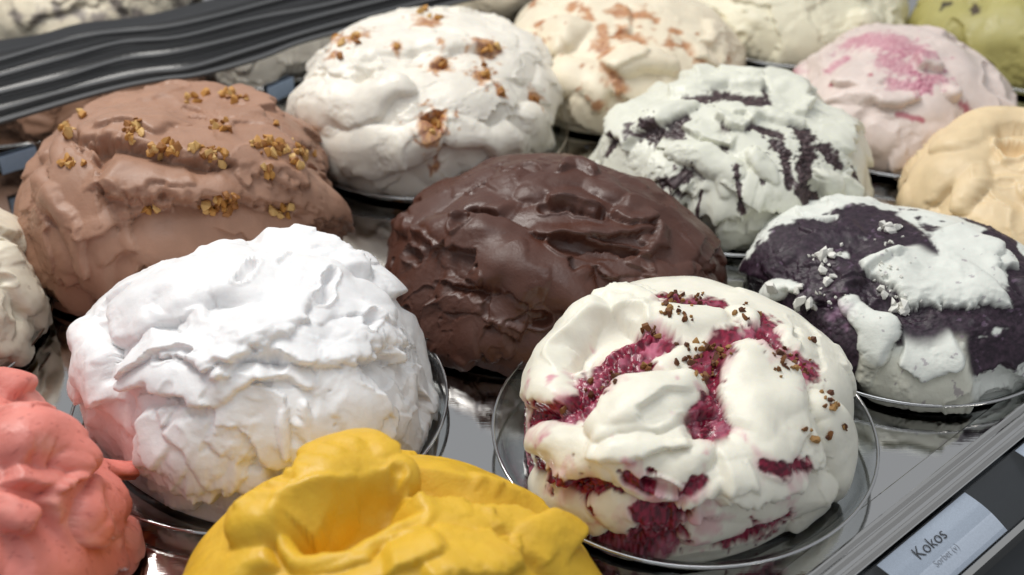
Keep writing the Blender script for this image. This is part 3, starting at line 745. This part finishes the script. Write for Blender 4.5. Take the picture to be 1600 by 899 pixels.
# ---- yellow sorbet
m_yel = gelato_mat('yellow_sorbet', .5, .10, (.005, .003, .001), .8, 300, .5, .18)
g = Mound((610, 1012), .110, .084, T(226, 180, 46), 352, 2.1, 45, .003, warp=.25, lean=(-.012, .006))
g.dent([(700, 770), (770, 785), (840, 800)], 70, .016, rim=0, rag=.1)
g.fold([(260, 960), (350, 890), (430, 850)], 60, .008, side=0, tear=.04); g.pillow([(830, 850), (880, 870), (930, 910)], 60, .006); g.fold([(750, 820), (820, 825), (890, 870)], 46, .012, side=1)
g.random_strokes(3, 2, (.014, .026), (.003, .006))
g.fold([(590, 880), (680, 870), (780, 850)], 70, .014, side=0, rag=.2); g.plate([(650, 815), (700, 810), (735, 820)], 36, .004, edge=.05)
g.pillow([(420, 830), (480, 780), (550, 750), (600, 755)], 76, .016, rag=.15); g.pillow([(500, 745), (560, 728), (600, 740)], 36, .004, rag=.3)
g.dent([(500, 842), (550, 822), (610, 806)], 54, .019, rim=.1, rag=.12, sharp=1.0)
g.pillow([(438, 846), (470, 885), (550, 878), (620, 835), (660, 815)], 22, .008, rag=.2)
g.fold([(430, 945), (527, 918), (600, 890), (690, 860)], 34, .010, rag=.15, side=0); g.fold([(650, 925), (720, 905), (810, 895)], 34, .010, side=0)
for k in range(6): g.fold([(398+k*22, 832-k*15), (420+k*22, 815-k*15), (455+k*22, 818-k*15)], 10, .0018, side=0, rag=.4)
g.dent([(618, 765)], 14, .005); g.random_strokes(6, 3, (.004, .009), (.001, .003)); g.speckle(T(204, 156, 40), .25, 60, .35, soft=.5)
g.random_strokes(12, 0, (.004, .012), (.001, .0025)); g.pits(40, (.0005, .0011), .001)
g.finish('gelato_mound', m_yel, 'glossy yellow mango sorbet mound with a deep scoop mark', fine=.0002, micro=.00008)
bowl((610, 1030), .112, 'round bowl under the yellow sorbet')

# ---- beyond the vent
g = Mound((120, 10), .135, .075, T(226, 214, 190), 180, 2.3, 48, .006, z0=.004)
g.random_strokes(10, 6, (.014, .028), (.005, .009))
for k in range(10): g.paint([(20+k*32, 20+14*math.sin(k*2.1)), (32+k*32, 26)], 8, T(96, 84, 92), soft=.6, amt=.7)
g.finish('gelato_mound', m_soft, 'blurred cream gelato mound with dark swirls beyond the black vent')

# ------------------------------------------------------------------ back wall and vent slats
def smooth_path(pts, h, m=60):
    return catmull([at(x, y, h) for (x, y) in pts], m)
def sweep(name, path, prof, mat, parent=None):
    """prof: (back, up) offsets in the plane across the path"""
    T_ = np.gradient(path, axis=0); T_[:, 2] = 0; T_ /= np.linalg.norm(T_, axis=1)[:, None]
    B_ = np.stack([-T_[:, 1], T_[:, 0], 0*T_[:, 0]], -1)
    V = []; Fc = []; n = len(prof)
    for p, b in zip(path, B_):
        for (u, z) in prof: V.append(p+b*u+np.array([0, 0, z]))
    for i in range(len(path)-1):
        for j in range(n):
            k = (j+1) % n; Fc.append((i*n+j, (i+1)*n+j, (i+1)*n+k, i*n+k))
    Fc.append(tuple(range(n))); Fc.append(tuple(range((len(path)-1)*n, len(path)*n)))
    me = mesh(name, V, Fc, False); bm = bmesh.new(); bm.from_mesh(me); bmesh.ops.recalc_face_normals(bm, faces=bm.faces); bm.to_mesh(me); bm.free()
    return link(name, me, mat, parent)
ext = lambda pts: [(-220, pts[0][1]+ (pts[0][1]-pts[1][1])/(pts[1][0]-pts[0][0])*220)]+pts+[(pts[-1][0]+400, pts[-1][1]-100), (pts[-1][0]+900, pts[-1][1]-230)]
L0 = ext([(0, 190), (156, 144), (244, 125), (312, 116), (406, 90), (481, 62), (640, 22)])
L1 = ext([(0, 172), (125, 137), (225, 115), (297, 106), (390, 78), (500, 44), (640, 8)])
L2 = ext([(0, 145), (94, 122), (187, 94), (265, 84), (360, 62), (500, 25), (620, -5)])
L3 = ext([(0, 119), (103, 90), (187, 67), (281, 58), (390, 31), (500, 10), (600, -15)])
L4 = ext([(0, 94), (81, 70), (156, 53), (250, 44), (328, 28), (422, 3), (520, -22)])
L5 = ext([(0, 65), (62, 56), (125, 39), (219, 28), (312, 6), (420, -22)])
HW = .058
p0 = smooth_path(L0, HW)
wall = sweep('well_wall', p0, [(0, 0), (.004, 0), (.004, -HW), (0, -HW)], M_STEEL)
tag(wall, 'steel wall of the gelato well under the black vent', kind='structure')
M_TAG = plain_mat('tag_paper', (.42, .55, .74), .5)
for x, lb in ((14, 'small pale blue tag on the steel wall at the left edge'), (432, 'small pale blue tag on the steel wall between two gelato mounds')):
    px_ = project(p0)[0]; i = int(np.argmin(np.abs(px_-x))); t = p0[i+1]-p0[i-1]; t[2] = 0; t /= np.linalg.norm(t); nb = np.array([t[1], -t[0], 0])
    c0 = p0[i].copy(); c0[2] = .012; V = []
    for du, dz, dn in ((-.016, 0, .001), (.016, 0, .001), (.016, .016, .001), (-.016, .016, .001), (-.016, 0, .002), (.016, 0, .002), (.016, .016, .002), (-.016, .016, .002)):
        V.append(c0+t*du+nb*(dn+.001)+np.array([0, 0, dz]))
    me = mesh('wall_tag', V, [(0, 1, 2, 3), (7, 6, 5, 4), (0, 4, 5, 1), (1, 5, 6, 2), (2, 6, 7, 3), (3, 7, 4, 0)], False)
    tag(link('wall_tag', me, M_TAG), lb, 'tag', 'tags on the steel wall')
vent = bpy.data.objects.new('air_vent', None); C.objects.link(vent); vent.location = (0, 0, 0)
tag(vent, 'black wavy air vent with stacked slats behind the gelato', 'vent')
for k, (L, h, m_) in enumerate([(L0, HW+.001, M_LIT_LIP), (L1, HW+.004, M_LIT_LIP), (L2, HW+.006, M_LIT_LIP), (L3, HW+.008, M_LIT_LIP), (L4, HW+.010, M_LIT_LIP)]):
    P = smooth_path(L, h)
    lip = sweep('slat', P, [(-.001, 0), (.0035, .0006), (.0035, -.002), (-.001, -.0025)], m_, vent)
for k, (La, ha, Lb, hb) in enumerate([(L0, HW, L1, HW+.003), (L1, HW+.003, L2, HW+.005), (L2, HW+.005, L3, HW+.007), (L3, HW+.007, L4, HW+.009), (L4, HW+.009, L5, HW+.012)]):
    A = smooth_path(La, ha-.001); B = smooth_path(Lb, hb-.006); B = B+np.array([0, .004, 0]); A = A+np.array([0, .004, -.005])
    V = np.vstack([A, B, B+[0, 0, -.003], A+[0, 0, -.003]]); n = len(A)
    Fc = []
    for i in range(n-1):
        for (u, w) in ((0, n), (n, 2*n), (2*n, 3*n), (3*n, 0)):
            Fc.append((u+i, u+i+1, w+i+1, w+i))
    link('slat_trough', mesh('slat_trough', V, Fc), M_BLACK, vent)
# ------------------------------------------------------------------ front rail, channel, price cards
fr_ = bpy.data.objects.new('front_rail', None); C.objects.link(fr_); fr_.location = rp(0, 0, 0); 
tag(fr_, 'ribbed steel rail along the front edge of the counter', 'rail')
def rail_part(name, prof, mat):
    o = extrude_rail(name, prof, -1.0, 2.2, mat); 
    o.parent = fr_; o.matrix_parent_inverse = Matrix.Translation(-Vector(rp(0, 0, 0))); return o
def rib(b, w, z0, z1):
    return [(b, z0), (b, z1-.001), (b+.0008, z1), (b+w-.0008, z1), (b+w, z1-.001), (b+w, z0)]
rail_part('rail_bed', [(-.012, .0006), (-.011, .0016), (.0180, .0016), (.0185, .0010), (.0185, -.030), (-.012, -.030)], M_STEEL)
for b, w, z in [(.0012, .0024, .0055), (.0072, .0022, .0055), (.0145, .0020, .0060)]:
    rail_part('rib', rib(b, w, .0002, z), M_RAIL)
rail_part('channel', [(.0185, -.004), (.052, -.018), (.16, -.050), (.16, -.060), (.0185, -.060)], M_DARK)
rail_part('outer_lip', [(.0530, -.024), (.0530, -.0105), (.0540, -.0095), (.0565, -.0095), (.0575, -.0110), (.0590, -.0240)], M_RAIL)
# price card holder: a clear bent strip on the channel with the paper behind it
def card(name, pa, w, hgt, b0, z0, slope, mat, label, group='price cards along the front rail'):
    e1 = np.array([RD[0], RD[1], 0]); e2 = np.array([RN[0], RN[1], 0])*math.cos(slope)-np.array([0, 0, 1])*math.sin(slope)
    n = np.cross(e1, -e2); o0 = rp(pa, b0, z0)
    V = []; Fc = []; k = 9
    for j in range(k):
        t = j/(k-1); p = o0+e2*hgt*t+n*(.0022*math.sin(t*math.pi))
        V += [p, p+e1*w, p+e1*w-n*.0004, p-n*.0004]
    for j in range(k-1):
        for q in range(4):
            r = (q+1) % 4; Fc.append((4*j+q, 4*j+r, 4*j+4+r, 4*j+4+q))
    Fc += [(0, 1, 2, 3), tuple(4*(k-1)+q for q in (3, 2, 1, 0))]
    me = mesh(name, V, Fc, False); bm = bmesh.new(); bm.from_mesh(me); bmesh.ops.recalc_face_normals(bm, faces=bm.faces); bm.to_mesh(me); bm.free()
    o = tag(link(name, me, mat), label, 'card', group)
    return o, o0, e1, e2, n
M_CARD = plain_mat('card_paper', (.60, .66, .76), .45, bscale=900)
M_INK = plain_mat('black_ink', (.02, .02, .025), .6); M_INK2 = plain_mat('grey_ink', (.30, .32, .36), .6)
def words(txt, size, pos, e1, e2, n, mat, parent, name):
    cu = bpy.data.curves.new(name, 'FONT'); cu.body = txt; cu.size = size; cu.align_x = 'LEFT'; cu.extrude = .00005; cu.offset = -size*.008
    t = bpy.data.objects.new(name, cu); C.objects.link(t)
    dg = bpy.context.evaluated_depsgraph_get(); me = bpy.data.meshes.new_from_object(t.evaluated_get(dg)); me.name = name
    bpy.data.objects.remove(t)
    M = Matrix(((e1[0], -e2[0], n[0], pos[0]), (e1[1], -e2[1], n[1], pos[1]), (e1[2], -e2[2], n[2], pos[2]), (0, 0, 0, 1)))
    me.transform(M); me.materials.clear(); me.materials.append(mat)
    o = link(name, me, None, parent); return o
CA0 = .0372; CW = .0906; CHT = .0325; CB = .0207; CZ = -.0015; CS = math.radians(16)
o, o0, e1, e2, n = card('price_card', CA0, CW, CHT, CB, CZ, CS, M_CARD, 'pale blue price card lettered Kokos below the front rail')
def on(u, v): return o0+e1*u+e2*v+n*(.0022*math.sin(v/CHT*math.pi)+.0004)
words('Kokos', .0112, on(.023, .0135), e1, e2, n, M_INK, o, 'lettering')
words('Sorbet (v)', .0058, on(.0285, .0225), e1, e2, n, M_INK2, o, 'lettering')
card('price_card', CA0+.148, CW, CHT, CB, CZ, CS, M_CARD, 'blank corner of a second price card at the right edge')
hold = extrude_rail('card_holder', [(.0192, -.0030), (.0205, .0002), (.030, -.0002), (.040, -.0040), (.050, -.0085), (.0526, -.0100), (.0526, -.0108), (.050, -.0094), (.040, -.0049), (.030, -.0011), (.0208, -.0007)], -1.0, 2.2, thin_plastic('holder_plastic', (.95, .96, .97), (.6, .63, .65), .05))
tag(hold, 'clear plastic strip holding the price cards', 'card holder')
